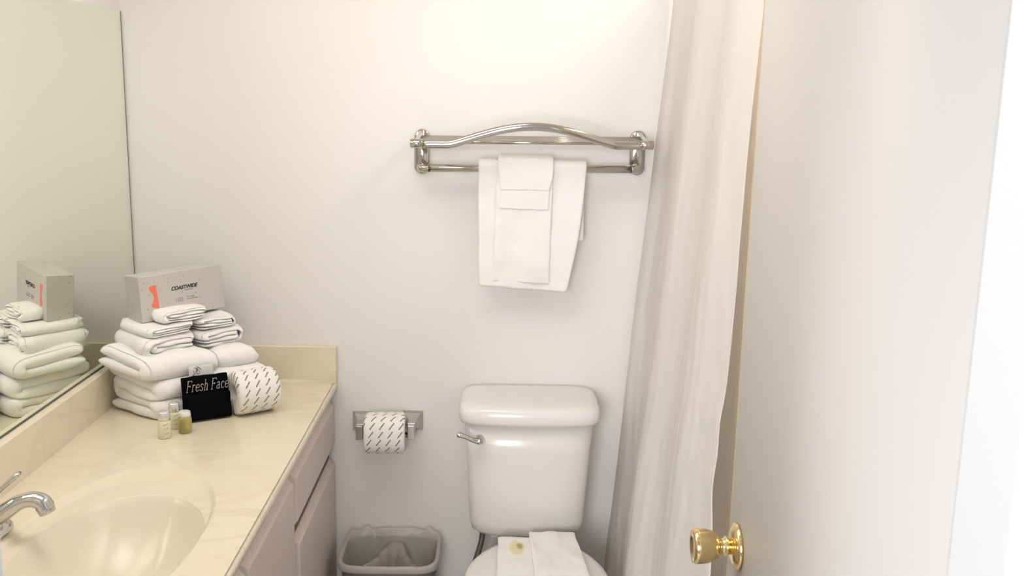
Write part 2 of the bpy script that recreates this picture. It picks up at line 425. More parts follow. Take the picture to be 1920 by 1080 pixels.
# ------------------------------------------------------------------ faucet
FX, FY, FZ = -.930, 1.735, ZC-.0002
fa = thing('sink_faucet', (FX, FY, FZ), 'chrome single-lever faucet on the left rim of the sink', 'faucet')
obj('faucet_base', *loft([sring(FX, FY, FZ, .031, .066, 40, 2.6), sring(FX, FY, FZ+.006, .031, .066, 40, 2.6), sring(FX, FY, FZ+.014, .027, .058, 40, 2.5), sring(FX, FY, FZ+.019, .020, .045, 40, 2.3)]), M['chrome'], fa)
obj('faucet_body', *lathe([(.027, .012), (.026, .03), (.024, .045), (.022, .055), (.019, .060)], (FX, FY, FZ), 'Z', 28), M['chrome'], fa)
sp_ = catmull([(FX-.004, FY, FZ+.030), (FX+.028, FY+.002, FZ+.046), (FX+.058, FY+.004, FZ+.066), (FX+.082, FY+.006, FZ+.073), (FX+.099, FY+.008, FZ+.068), (FX+.106, FY+.009, FZ+.056)], 6)
rr = [.0225-.0065*min(i/14, 1)+.003*max(0, (i-16)/12) for i in range(len(sp_))]
obj('spout', *tube(sp_, rr, 20, 0.86, up=(0, 0, 1)), M['chrome'], fa)
obj('aerator', *lathe([(.0145, -.006), (.0155, 0), (.0155, .008), (.0125, .009)], (FX+.1065, FY+.009, FZ+.054), (.35, 0, -1), 24), M['chrome'], fa)
hd = catmull([(FX-.002, FY, FZ+.050), (FX+.008, FY+.002, FZ+.068), (FX+.022, FY+.004, FZ+.085), (FX+.044, FY+.008, FZ+.106), (FX+.062, FY+.012, FZ+.122)], 6)
rh = [.0225, .022, .021, .0195, .018, .0165, .0148, .0132, .0118, .0106, .0097, .009, .0086, .0084, .0084, .0086, .009, .0093, .0095, .0097, .0098, .0098, .0097, .009, .007]
obj('lever_handle', *tube(hd, rh, 16, .55, up=(-.5, 0, 1)), M['chrome'], fa)

# ------------------------------------------------------------------ vanity cabinet
XC = XF-.022    # carcass front
cb = thing('vanity_cabinet', (-.74, 1.96, 0), 'pinkish beige oak vanity cabinet under the cream countertop', 'cabinet')
zt = ZC-.0235
obj('cabinet_carcass', *merge(boxg(XL, XC-.02, Y0+.01, Y0+.028, 0, zt), boxg(XC-.09, XC-.075, Y0+.03, D-.001, 0, .09)), M['cabinet'], cb, smooth=False)
obj('face_frame', *boxg(XC-.02, XC-.006, Y0+.01, D-.001, .09, zt), M['gap'], cb, smooth=False)
def panel(name, y0, y1, z0, z1, parent=cb, c=.014):
    x0, x1 = XC-.0055, XC+.013
    V = [(x0, y0, z0), (x0, y1, z0), (x0, y1, z1), (x0, y0, z1), (x1-c*.9, y0, z0), (x1-c*.9, y1, z0), (x1-c*.9, y1, z1), (x1-c*.9, y0, z1),
         (x1, y0+c, z0+c), (x1, y1-.003, z0+c), (x1, y1-.003, z1-c), (x1, y0+c, z1-c)]
    Fc = [(0, 1, 2, 3), (0, 4, 5, 1), (1, 5, 6, 2), (2, 6, 7, 3), (3, 7, 4, 0), (4, 8, 9, 5), (5, 9, 10, 6), (6, 10, 11, 7), (7, 11, 8, 4), (8, 11, 10, 9)]
    return obj(name, V, Fc, M['cabinet'], parent, smooth=False)
panel('drawer_front', 2.205, D-.010, .590, .733, c=.018)
panel('cabinet_door', 2.225, D-.010, .10, .556, c=.018)
panel('cabinet_door', 1.752, 2.188, .10, .733, c=.018)
panel('cabinet_door', 1.30, 1.742, .10, .733, c=.018)

# ------------------------------------------------------------------ towels
def nested(L, n, t):
    """centreline of a cloth folded flat; n=2: one fold at u=0; n=4: folded twice with the big bulge at u=0"""
    P = []
    def line(a, b, w, k=7): return [(a+(b-a)*i/k, w) for i in range(k+1)]
    def arc(u, w, r, s, k=6, up=True):   # half circle; s=-1 bulges to -u
        a = [-PI/2+PI*i/k for i in range(1, k)]
        pts = [(u+s*r*math.cos(q), w+r*math.sin(q)) for q in a]
        return pts if up else pts[::-1]
    if n == 1: return line(0, L, .5*t)
    if n == 2: return line(L, t, .5*t)+arc(t, t, .5*t, -1)+line(t, L, 1.5*t)
    if n == 3: return line(L, t, .5*t)+arc(t, t, .5*t, -1)+line(t, L-t, 1.5*t)+arc(L-t, 2*t, .5*t, 1)+line(L-t, .3*t, 2.5*t)
    if n == 4: return line(L-.01, 2*t, .5*t)+arc(2*t, 2*t, 1.5*t, -1, 9)+line(2*t, L-t, 3.5*t)+arc(L-t, 3*t, .5*t, 1, 6, False)+line(L-t, 2.4*t, 2.5*t)+arc(2.4*t, 2*t, .5*t, -1, 6, False)+line(2.4*t, L-.006, 1.5*t)
    if n == 5: # zigzag of four layers: two bulges at u=0
        return line(L, t, .5*t)+arc(t, t, .5*t, -1)+line(t, L-t, 1.5*t)+arc(L-t, 2*t, .5*t, 1)+line(L-t, t, 2.5*t)+arc(t, 3*t, .5*t, -1)+line(t, L, 3.5*t)
def folded(name, corner, z, ua, va, Lu, Lv, n, t, label, amp=.004, seed=1, group=None, mat_=None, sag=0.0, tilt=(0, 0), rise=0.0, puff=.14, rough=7, crown=.0, parent=None, cat='towel', fill=.52, origin_z=None):
    """corner = world XY of the u=0,v=0 corner; ua,va headings (deg) of the fold axis u and the width axis v"""
    eu = Vector((math.cos(math.radians(ua)), math.sin(math.radians(ua)), 0)); ev = Vector((math.cos(math.radians(va)), math.sin(math.radians(va)), 0))
    C = [Vector((p[0], p[1])) for p in nested(Lu, n, t)]
    q = [C[0]]
    for p in C[1:]:
        if (p-q[-1]).length > 1e-5: q.append(p)
    C = q; h = fill*t; A, B = [], []
    for i, p in enumerate(C):
        d = (C[min(i+1, len(C)-1)]-C[max(i-1, 0)]).normalized(); nn = Vector((-d.y, d.x)); A.append((p, nn))
    top = max(p[1] for p in C)+.5*t
    nv = 18; rings = []
    vs = [0, .006/Lv, .018/Lv] + [k/nv for k in range(1, nv)] + [1-.018/Lv, 1-.006/Lv, 1]
    sc = [.5, .88, 1] + [1]*(nv-1) + [1, .88, .5]
    m = len(A); V = []; Fc = []
    for vi, v in enumerate(vs):
        hh = h*sc[vi]
        for side in (1, -1):
            for i, (p, nn) in enumerate(A):
                end = min(i, m-1-i); hs = hh*(.45 if end == 0 else .85 if end == 1 else 1)
                u, w = p.x+nn.x*hs*side, p.y+nn.y*hs*side
                jit = .012*noise.noise(Vector((i*.35, seed*3.3, 0 if v < .5 else 9)))*(1 if (v < .1 or v > .9) else 0)
                cu = max(min(v*Lv/.030, (1-v)*Lv/.030, 1), 0); u += .012*(1-cu)**2*(1-2*min(max(u/Lu, 0), 1))
                P = Vector((corner[0], corner[1], z+w))+eu*u+ev*(v*Lv+jit)
                hf = min(1, w/max(top, .001))
                d1 = nz3((P.x, P.y, w*2), rough, seed)*amp; d2 = nz3((P.x, P.y, w*3), rough*3, seed+5)*amp*.35
                cu = min(v*Lv/.035, (1-v)*Lv/.035, 1); cu = max(cu, 0)
                P += d1*min(1, hf*2+.25)+d2
                P.z += -(w-top*.42)*puff*(1-cu)**2 + rise*max(u, 0)
                P.x = max(P.x, -.9905 if P.z < .897 else -1.0115)
                P.z += -sag*(1-cu)**2*hf + crown*hf*math.sin(PI*min(max(u/Lu, 0), 1))*math.sin(PI*v) + tilt[0]*u*hf + tilt[1]*v*Lv*hf
                P.z = max(P.z, z-.0005)
                V.append(P)
    def idx(vi, side, i): return vi*2*m+side*m+i
    for vi in range(len(vs)-1):
        for i in range(m-1):
            Fc.append((idx(vi, 0, i), idx(vi, 0, i+1), idx(vi+1, 0, i+1), idx(vi+1, 0, i)))
            Fc.append((idx(vi, 1, i), idx(vi+1, 1, i), idx(vi+1, 1, i+1), idx(vi, 1, i+1)))
        for i in (0, m-1):
            Fc.append((idx(vi, 0, i), idx(vi+1, 0, i), idx(vi+1, 1, i), idx(vi, 1, i)))
    for vi in (0, len(vs)-1):
        for i in range(m-1): Fc.append((idx(vi, 0, i), idx(vi, 1, i), idx(vi, 1, i+1), idx(vi, 0, i+1)))
    c0 = sum(V, Vector())/len(V)
    o = obj(name, V, Fc, mat_ or M['towel'], parent, sub=1, origin=(c0.x, c0.y, z))
    if label: props(o, label, cat, group)
    return o
G1 = 'folded bath towels at the bottom of the counter stack'
G2 = 'folded hand towels in the middle of the counter stack'
G3 = 'folded washcloths on top of the counter stack'
A1, A2 = 40, 143
# bath towels: u runs back from the viewer (fold bulges face the room), v along the right-hand face
folded('bath_towel', (-.832, 2.388), ZC, 147, A1, .197, .315, 5, .0243, 'thick white bath towel at the bottom of the stack, on the countertop', .008, 1, G1, sag=.002, tilt=(.19, 0), fill=.56)
folded('bath_towel', (-.850, 2.382), ZC+.0975, 154, A1, .175, .20, 2, .0262, 'white bath towel second from the bottom, its left end against the mirror', .008, 2, G1, sag=.002, rise=.19, crown=.004, puff=.12, fill=.56)
folded('bath_towel', (-.716, 2.510), ZC+.099, A2, A1, .12, .128, 2, .0260, 'white rounded bath towel fold at the right of the stack, above the printed roll', .006, 3, G1, sag=.004, crown=.006, puff=.3)
B1, B2 = 50, 138
folded('hand_towel', (-.868, 2.404), ZC+.151, B1, B2, .156, .165, 4, .0130, 'white hand towel with one smooth rounded fold, left in the stack beneath the washcloths', .006, 4, G2, tilt=(0, .05), puff=.2)
folded('hand_towel', (-.668, 2.628), ZC+.1505, B1+180, B2, .140, .120, 4, .0122, 'white hand towel at the right of the stack with its rounded fold facing right', .006, 6, G2, puff=.2)
folded('washcloth', (-.862, 2.420), ZC+.2035, B1, B2, .138, .150, 4, .0064, 'thin white folded washcloth under the left corner of the tissue box', .005, 7, G3, tilt=(0, .03))
folded('washcloth', (-.684, 2.622), ZC+.200, B1+180, B2, .126, .105, 4, .0074, 'thin white washcloth at the right end of the stack under the tissue box', .006, 8, G3, rough=10)
folded('washcloth', (-.838, 2.462), ZC+.2305, B1, B2, .140, .068, 4, .0076, 'topmost white washcloth with a loose rolled fold in front of the tissue box', .005, 9, G3, rough=14, crown=.003, puff=.05, fill=.47)

# ------------------------------------------------------------------ tissue box
def lettering(name, body, size, shear, m, parent, place, bold=0.0, spacing=1.0):
    cu = bpy.data.curves.new(name, 'FONT'); cu.body = body; cu.size = size; cu.shear = shear; cu.offset = bold
    cu.space_character = spacing; cu.extrude = .00012; cu.align_x = 'LEFT'
    tmp = bpy.data.objects.new('tmp', cu); COL.objects.link(tmp)
    dg = bpy.context.evaluated_depsgraph_get(); me = bpy.data.meshes.new_from_object(tmp.evaluated_get(dg))
    bpy.data.objects.remove(tmp); bpy.data.curves.remove(cu)
    me.materials.clear(); me.materials.append(m)
    for v in me.vertices: v.co = Vector(place(v.co.x, v.co.y, v.co.z))
    o = bpy.data.objects.new(name, me); COL.objects.link(o); o.parent = parent
    return o
BXA = math.radians(49)
bx = thing('tissue_box', (-.893, 2.482, ZC+.2315), 'grey speckled tissue box with black and orange print on top of the towel stack', 'tissue box')
bx.rotation_euler = (math.radians(-3.0), math.radians(-1.5), BXA)
BW, BD, BH = .243, .068, .118
def local(name, V, Fc, m, parent, smooth=False, bevel=0, sub=0):
    me = bpy.data.meshes.new(name); me.from_pydata([tuple(v) for v in V], [], [tuple(f) for f in Fc])
    bm = bmesh.new(); bm.from_mesh(me); bmesh.ops.recalc_face_normals(bm, faces=bm.faces); bm.to_mesh(me); bm.free()
    me.materials.append(m)
    for p in me.polygons: p.use_smooth = smooth or bevel > 0
    o = bpy.data.objects.new(name, me); COL.objects.link(o); o.parent = parent
    if bevel:
        b = o.modifiers.new('b', 'BEVEL'); b.width = bevel; b.segments = 3; b.limit_method = 'ANGLE'; b.harden_normals = True
    if sub: o.modifiers.new('u', 'SUBSURF').levels = sub; o.modifiers['u'].render_levels = sub
    return o
local('carton', *boxg(0, BW, 0, BD, 0, BH), M['carton'], bx, bevel=.002)
fp = lambda x0, z0: (lambda x, y, z: (x0+x, -.0003-z, z0+y))
lettering('brand_lettering', 'COASTWIDE', .0135, .28, M['ink'], bx, fp(.088, .0700), .00045, .95)
lettering('small_lettering', 'PROFESSIONAL', .0034, .2, M['greyink'], bx, fp(.128, .0645))
lettering('count_lettering', '100', .0175, 0, M['greyink'], bx, fp(.095, .0375), -.00035, .95)
lettering('small_lettering', '2-PLY FACIAL', .0042, 0, M['greyink'], bx, fp(.130, .0455))
lettering('small_lettering', 'TISSUES PER BOX', .0042, 0, M['greyink'], bx, fp(.130, .0400))
og = [(.046, .092), (.028, .090), (.027, .082), (.031, .076), (.036, .070), (.0385, .062), (.038, .054), (.034, .048), (.0300, .044), (.031, .038), (.035, .034), (.050, .030), (.0495, .05), (.048, .07)]
local('orange_print', [(x, -.0004, z) for x, z in og]+[(x, -.0001, z) for x, z in og], [tuple(range(14)), tuple(range(14, 28))]+[(i, (i+1) % 14, 14+(i+1) % 14, 14+i) for i in range(14)], M['orange'], bx)

# ------------------------------------------------------------------ black face cloth with its card
CA = math.radians(31)
bc = thing('face_cloth', (-.765, 2.383, ZC+.0035), 'black folded makeup cloth with Fresh Face lettering propped against the towels', 'cloth')
bc.rotation_euler = (math.radians(-13), 0, CA)
def cloth_slab(x0, x1, z0, z1, y0, th, seed, wav=.003, arc=0.0):
    nu, nv_ = 16, 12; F_ = []; B_ = []
    def pt(u, v, s):
        x = x0+(x1-x0)*u; z = z0+(z1-z0)*v
        n_ = noise.noise(Vector((u*3, v*3, seed)))*wav
        ed = min(u, 1-u, v, 1-v); k = min(1, ed*9+.35)
        z += arc*math.sin(PI*u)*v + .0025*noise.noise(Vector((u*5, seed*2, v)))*v
        return (x+.002*noise.noise(Vector((seed, v*4, u))), y0+n_-s*th*.5*k, z)
    V1, F1 = grid(lambda u, v: pt(u, v, 1), nu, nv_); V2, F2 = grid(lambda u, v: pt(u, v, -1), nu, nv_)
    n = len(V1); Fc = F1+[tuple(i+n for i in f[::-1]) for f in F2]
    bd = [i*(nv_+1) for i in range(nu+1)]+[nu*(nv_+1)+j for j in range(1, nv_+1)]+[i*(nv_+1)+nv_ for i in range(nu-1, -1, -1)]+[j for j in range(nv_-1, 0, -1)]
    for a in range(len(bd)):
        b = (a+1) % len(bd); Fc.append((bd[a], bd[b], bd[b]+n, bd[a]+n))
    return V1+V2, Fc
local('folded_back_panel', *cloth_slab(.0, .118, .0, .112, .007, .013, 3), M['blackcloth'], bc, True, sub=1)
local('folded_front_panel', *cloth_slab(-.003, .117, .0, .066, -.004, .011, 8, .002), M['blackcloth'], bc, True, sub=1)
# stitched words as thin thread strokes on the upper panel
GL = {'F': (.62, [[(.12, 0), (.12, 1)], [(0, 1), (.62, 1), (.62, .84)], [(.12, .52), (.45, .52)], [(.45, .6), (.45, .44)], [(0, 0), (.26, 0)]]),
      'r': (.42, [[(.1, .62), (.1, 0)], [(0, .62), (.1, .62)], [(.1, .42), (.2, .6), (.36, .62), (.38, .52)], [(0, 0), (.22, 0)]]),
      'e': (.46, [[(.04, .34), (.42, .34), (.38, .56), (.22, .63), (.06, .5), (.03, .25), (.12, .03), (.28, 0), (.42, .12)]]),
      's': (.42, [[(.38, .48), (.3, .61), (.14, .61), (.06, .5), (.12, .38), (.32, .26), (.36, .12), (.24, 0), (.08, .02), (.02, .14)]]),
      'h': (.54, [[(0, 1), (.1, 1), (.1, 0)], [(0, 0), (.2, 0)], [(.1, .45), (.22, .61), (.38, .6), (.43, .45), (.43, 0)], [(.34, 0), (.53, 0)]]),
      'a': (.5, [[(.06, .5), (.2, .62), (.36, .58), (.38, .42), (.38, .06), (.48, 0)], [(.38, .36), (.14, .32), (.04, .16), (.12, .01), (.28, .04), (.38, .18)]]),
      'c': (.44, [[(.4, .5), (.26, .63), (.1, .55), (.04, .32), (.1, .08), (.24, 0), (.4, .1)]])}
sx_, H_ = .009, .027
tv, tf = [], []
for ch in 'Fresh Face':
    if ch == ' ': sx_ += .006; continue
    w, strokes = GL[ch]
    for st in strokes:
        P = [(sx_+(x+.34*y)*H_*.66, -.0020, .0735+y*H_ + .00) for x, y in st]
        if len(P) > 3: P = catmull(P, 3)
        g = tube(P, .00072, 6, up=(0, 1, 0)); tv, tf = merge((tv, tf), g)
    sx_ += (w+.13)*H_*.66
local('stitched_lettering', tv, tf, M['thread'], bc, True)
cd = thing('paper_card', (-.765, 2.383, ZC), 'small grey white card tucked behind the black cloth', 'card')
cd.rotation_euler = (math.radians(-13), 0, CA)
local('card_sheet', *cloth_slab(.025, .088, .06, .140, .0195, .004, 12, .0012), M['card'], cd, True)
gv, gf = [], []
for st in ([(.036, .128), (.040, .120), (.0335, .116)], [(.039, .135), (.046, .131), (.051, .125), (.050, .119), (.044, .122), (.047, .131)], [(.044, .138), (.052, .134), (.0555, .128)], [(.043, .125), (.049, .136)], [(.034, .112), (.036, .119)]):
    gv, gf = merge((gv, gf), tube(catmull([(x, .0162, z) for x, z in st], 4), .0005, 6, up=(0, 1, 0)))
local('ink_mark', gv, gf, M['ink'], cd, True)

# ------------------------------------------------------------------ spare wrapped toilet roll on the counter
def wrapped_roll(name, loc, ang, label, group=None):
    t = thing(name, loc, label, 'toilet paper', group); t.rotation_euler = (0, 0, ang)
    L, R = .112, .0560; prof = [(.017, .018), (.019, .004), (.030, .001), (.046, 0), (.052, .002), (.0550, .006), (.056, .012), (.0562, L/2), (.056, L-.012), (.0550, L-.006), (.052, L-.002), (.046, L), (.030, L-.001), (.019, L-.004), (.017, L-.018)]
    rings = []; n = 64
    for r, h in prof:
        rings.append([(h-L/2, 0 + math.cos(2*PI*k/n)*(r+.0011*noise.noise(Vector((h*40, math.cos(2*PI*k/n)*2, math.sin(2*PI*k/n)*2)))*min(1, r/.05)),
                       math.sin(2*PI*k/n)*(r+.0011*noise.noise(Vector((h*40, math.cos(2*PI*k/n)*2, math.sin(2*PI*k/n)*2)))*min(1, r/.05))) for k in range(n)])
    w = local('printed_wrapper', *loft(rings, True, True), M['wrapper'], t, True)
    w.location = (0, 0, R+.0012)
    return t
wrapped_roll('toilet_roll', (-.619, 2.487, ZC+.0003), math.radians(36), 'wrapped toilet roll lying on the countertop beside the black cloth')

# ------------------------------------------------------------------ toiletry bottles
def bottle(loc, body, cap, hb, rb, hc, rc, label, amber=False):
    t = thing('toiletry_bottle', loc, label, 'bottle', 'miniature toiletry bottles in front of the towels')
    x, y, z = loc
    obj('bottle_body', *lathe([(0, 0), (rb*.9, 0), (rb, .002), (rb, hb-.006), (rb*.94, hb-.002), (rc*.95, hb)], loc, 'Z', 28), body, t)
    pr = [(rc*.9, hb), (rc, hb+.0006), (rc, hb+hc*.55), (rc*.93, hb+hc*.62), (rc*.93, hb+hc*.92), (rc*.8, hb+hc), (0, hb+hc)] if not amber else [(rc*.9, hb), (rc, hb+.0006), (rc, hb+hc-.001), (rc*.92, hb+hc), (0, hb+hc)]
    obj('bottle_cap', *lathe(pr, loc, 'Z', 28), cap, t)
    if not amber:
        gg = ([], [])
        for k, (zz, a0, a1_) in enumerate(((.8, -80, -40), (.55, -78, -36), (.27, -74, -34))):
            path = [(x+math.cos(math.radians(a))*rb*1.002, y+math.sin(math.radians(a))*rb*1.002, z+hb*zz+.0004*i) for i, a in enumerate(np.linspace(a0, a1_, 9))]
            gg = merge(gg, tube(path, .0007, 6))
        obj('printed_text', *gg, M['greenink'], t)
bottle((-.783, 2.284, ZC+.0003), M['lotion'], M['silvercap'], .043, .0155, .022, .0140, 'cream lotion miniature with silver cap, front left of the three bottles')
bottle((-.746, 2.322, ZC+.0003), M['amber'], M['frostcap'], .040, .0160, .0135, .0145, 'clear yellow gel miniature with frosted cap, right of the three bottles')
bottle((-.781, 2.352, ZC+.0003), M['lotion'], M['silvercap'], .043, .0150, .022, .0135, 'pale miniature with silver cap, rearmost of the three bottles')

# ------------------------------------------------------------------ chrome towel rack
tr = thing('towel_rack', (.09, D, 1.45), 'chrome wall towel rack with curved front rail above the toilet', 'towel rack')
def tilt_z(x): return (x-.09)*.012
for x in (-.207, .388):
    zz = 1.455+tilt_z(x)
    pts = []
    for k in range(40):
        a = 2*PI*k/40; pts.append((x+.021*math.cos(a), .021*math.sin(a)+(.0405 if math.sin(a) >= 0 else -.0405)))
    obj('wall_plate', *loft([[(px, D-.0003, zz+pz) for px, pz in pts], [(px, D-.010, zz+pz) for px, pz in pts], [(x+(px-x)*.85, D-.013, zz+pz*.96) for px, pz in pts]]), M['nickel'], tr)
    s = -1 if x < .1 else 1
    # tapering side arm from the plate to the front rail
    arm = [(D-.010, zz+.046, .013), (D-.06, zz+.040, .011), (D-.12, zz+.034, .010), (D-.178, zz+.031, .0095)]
    rg = []
    for yy, z_, h in arm:
        rg.append([(x+s*.002-.006, yy, z_-h), (x+s*.002+.006, yy, z_-h), (x+s*.002+.006, yy, z_+h), (x+s*.002-.006, yy, z_+h)])
    obj('side_arm', *loft(rg), M['nickel'], tr, bevel=.003)
    obj('rail_end_cap', *lathe([(.0105, -.016), (.012, -.014), (.012, .014), (.0105, .016)], (x+s*.001, D-.182, zz+.031), (1, 0, 0), 24), M['nickel'], tr)
    el = catmull([(x, D-.010, zz-.041), (x, D-.045, zz-.041), (x-s*.004, D-.062, zz-.041), (x-s*.024, D-.068, zz-.041)], 6)
    obj('bar_bracket', *tube(el, .0115, 16), M['nickel'], tr)
    obj('screw', *lathe([(.003, 0), (.003, .001), (.001, .0015)], (x+.002*s, D-.0131, zz-.008), (0, -1, 0), 12), M['chrome'], tr)
zz = lambda x: 1.455+tilt_z(x)
for k in range(5):
    yy = D-.035-k*.030
    obj('shelf_rod', *tube([(x, yy, zz(x)+.040-.0016*k) for x in (-.203, .384)], .0052, 12), M['nickel'], tr)
bow = []
for k in range(61):
    x = -.192+.567*k/60; u = (x-.0915)
    s_ = min(max((abs(u)-.03)/.185, 0), 1); b_ = .5*(1+math.cos(PI*s_))
    bow.append((x, D-.184-.012*b_, zz(x)+.029+.047*math.cos(min(abs(u)/.215, 1)*PI/2)**1.15))
obj('curved_rail', *tube(bow, .0062, 14, 1.75, up=(0, 0, 1)), M['nickel'], tr)
obj('towel_bar', *tube([(x, D-.068, zz(x)-.041) for x in (-.19, .371)], .0104, 16), M['nickel'], tr)

# towels over the lower bar
def drape(name, x0, x1, zf, zb, r, th, label, group, seed, taper=(0, 0), slant=0, amp=.003, mat_=None):
    BY, BZ = D-.068, zz(.08)-.041
    nu = 28; prof = []
    for k in range(9): prof.append(('b', zb+(BZ-zb)*k/9, 0))
    for k in range(9): prof.append(('a', 0, k/8))
    for k in range(1, 25): prof.append(('f', BZ-(BZ-zf)*k/24, 0))
    def f(u, v):
        i = min(int(round(v*(len(prof)-1))), len(prof)-1); kd, z_, a = prof[i]
        x = x0+(x1-x0)*u; d = 0
        if kd == 'b': y, z = BY+r, z_; d = (BZ-z)/max(BZ-zb, .01)
        elif kd == 'a':
            t = PI*a; y, z = BY+r*math.cos(t), BZ+r*math.sin(t)*(1.0 if r > .016 else 1.5)
        else: y, z = BY-r, z_; d = (BZ-z)/(BZ-zf)
        if kd == 'f': x += taper[0]*d*(1-u)+taper[1]*d**1.7*u; z += slant*(u-.5)*d
        n_ = 1.3*noise.noise(Vector((x*13, z*6, seed)))+.8*noise.noise(Vector((x*6+z*22, z*9, seed+3)))+.5*noise.noise(Vector((x*40, z*25, seed)))
        y += -n_*amp*(1 if kd == 'f' else 0)*min(1, d*4) + (.004*d*d if kd == 'f' else 0)
        z += .0015*noise.noise(Vector((x*30, seed, 0)))*(d > .98)
        x += .0022*noise.noise(Vector((seed*2, z*16, u)))
        return (x, y, z)
    V, Fc = grid(f, nu, len(prof)-1)
    o = obj(name, V, Fc, mat_ or M['thin_towel'], solid=th, sub=1, closed=False, origin=((x0+x1)/2, BY, BZ-r*.6))
    return props(o, label, 'towel', group)
GT = 'towels layered over the lower chrome bar'
drape('hand_towel', -.050, .243, 1.083, 1.215, .0150, .0075, 'wide white hand towel hanging over the lower chrome bar', GT, 1.3, (.006, -.046), -.015, .0045)
drape('washcloth', .000, .152, 1.102, 1.24, .0215, .0060, 'long narrow white washcloth hanging over the front of the wide hand towel', GT, 4.1, (-.004, -.004), -.006, .0055)
drape('washcloth', .010, .146, 1.306, 1.30, .0285, .0050, 'white washcloth second from the front, ending between the longest and shortest', GT, 7.7, (0, -.004), -.002, .0012)
drape('washcloth', .004, .152, 1.3595, 1.34, .0350, .0050, 'shortest frontmost white washcloth folded over the lower chrome bar', GT, 9.2, (.008, -.010), 0, .0012)

# ------------------------------------------------------------------ toilet roll holder
th = thing('toilet_roll_holder', (-.305, D, .665), 'chrome wall toilet roll holder with square posts beside the vanity', 'toilet roll holder')
def post(x, s):
    z = .672+(x+.3)*.03
    q = [(.029, D-.0003), (.029, D-.004), (.025, D-.009), (.014, D-.026), (.0115, D-.040), (.0115, D-.066)]
    rg = [[(x-h*(1 if h > .02 else 1), y, z-h), (x+h, y, z-h), (x+h, y, z+h), (x-h, y, z+h)] for h, y in q]
    obj('wall_post', *loft(rg), M['dark_chrome'], th, smooth=False, bevel=.0012)
    obj('roller_bracket', *boxg(x-.0095, x+.0095, D-.084, D-.060, z-.030, z+.0105), M['dark_chrome'], th, bevel=.0015)
post(-.377, -1); post(-.231, 1)
obj('roller', *tube([(-.368, D-.074, .650), (-.240, D-.074, .654)], .0085, 16), M['dark_chrome'], th)
# its roll: printed wrapper, slightly squashed, sagging below the roller
hr = thing('toilet_roll', (-.3045, D-.070, .660), 'wrapped toilet roll hanging on the chrome holder on the back wall', 'toilet paper')
hr.rotation_euler = (0, 0, math.radians(2))
L = .116; rings = []; n = 72
for r, h in [(.0130, .02), (.0135, .006), (.03, .002), (.046, 0), (.0515, .0015), (.0545, .005), (.0555, .011), (.0557, L/2), (.0555, L-.011), (.0545, L-.005), (.0515, L-.0015), (.046, L), (.03, L-.002), (.0135, L-.006), (.0130, L-.02)]:
    rg = []
    for k in range(n):
        a = 2*PI*k/n; c, s = math.cos(a), math.sin(a); e = 2.0 if r < .02 else 2.45
        rr_ = r+(.0008*noise.noise(Vector((h*30, c*2, s*2))) if r > .02 else 0)
        off = .016 if r > .02 else .022
        cx_ = rr_*abs(c)**(2/e)*(1 if c > 0 else -1)*.98; sz = rr_*abs(s)**(2/e)*(1 if s > 0 else -1)*(1.02)
        if r < .02: cx_ *= 1.0
        rg.append((h-L/2, cx_-.004, sz-(0.0 if r > .02 else -.008)))
    rings.append(rg)
hw = local('printed_wrapper', *loft(rings, False, False), M['wrapper'], hr, True)

# ------------------------------------------------------------------ toilet
TX = .1
to = thing('toilet', (.11, 2.45, 0), 'white two-piece toilet with chrome flush lever against the back wall', 'toilet')
def tring(z, xl, xr, yf, yb, e=6, bow_=.016, n=72):
    cx_ = (xl+xr)/2; a = (xr-xl)/2; cy2 = (yf+yb)/2; b = (yb-yf)/2; out = []
    for k in range(n):
        t = 2*PI*k/n; c, s = math.cos(t), math.sin(t)
        x = a*abs(c)**(2/e)*(1 if c >= 0 else -1); y = b*abs(s)**(2/e)*(1 if s >= 0 else -1)
        if y < 0: y -= bow_*(1-(x/a)**2)*(-y/b)
        out.append((cx_+x, cy2+y, z))
    return out
obj('tank', *loft([tring(.394, -.020, .222, 2.63, 2.745), tring(.400, -.040, .242, 2.612, 2.757), tring(.414, -.055, .256, 2.600, 2.764), tring(.440, -.060, .261, 2.593, 2.768),
                  tring(.55, -.067, .267, 2.586, 2.77), tring(.65, -.072, .273, 2.58, 2.772), tring(.7345, -.077, .279, 2.575, 2.773)]), M['porcelain'], to)
obj('tank_lid', *loft([tring(.735, -.082, .284, 2.568, 2.776, 7), tring(.738, -.089, .291, 2.560, 2.779, 7), tring(.748, -.092, .294, 2.556, 2.7805, 7), tring(.768, -.092, .294, 2.557, 2.7805, 7),
                      tring(.779, -.088, .290, 2.561, 2.779, 6.5), tring(.786, -.080, .282, 2.569, 2.775, 6), tring(.790, -.066, .268, 2.585, 2.768, 5), tring(.7915, -.03, .232, 2.62, 2.745, 4)]), M['porcelain'], to)
lvx, lvz = -.034, .696
obj('flush_lever', *merge(lathe([(.011, 0), (.0115, .006), (.009, .012), (.0095, .017), (.0105, .022), (.009, .027), (.004, .030)], (lvx, 2.572, lvz), (0, -1, 0), 24),
                          tube(catmull([(lvx, 2.549, lvz), (lvx-.018, 2.546, lvz+.004), (lvx-.036, 2.546, lvz+.012), (lvx-.052, 2.547, lvz+.017), (lvx-.061, 2.548, lvz+.018)], 5),
                               [.0125, .0115, .0105, .0098, .009, .0084, .008, .0076, .0074, .0073, .0074, .0077, .0081, .0086, .009, .0094, .0096, .0094, .0086, .007, .004], 14, .8)), M['chrome'], to)
SX, SY = .118, 2.300
def egg(z, a, bf, bb, n=72, cx_=SX, cy2=SY):
    out = []
    for k in range(n):
        t = 2*PI*k/n; c, s = math.cos(t), math.sin(t)
        out.append((cx_+a*c*(1 if s < 0 else (1-.0*s)), cy2+(bb if s > 0 else bf)*s, z))
    return out
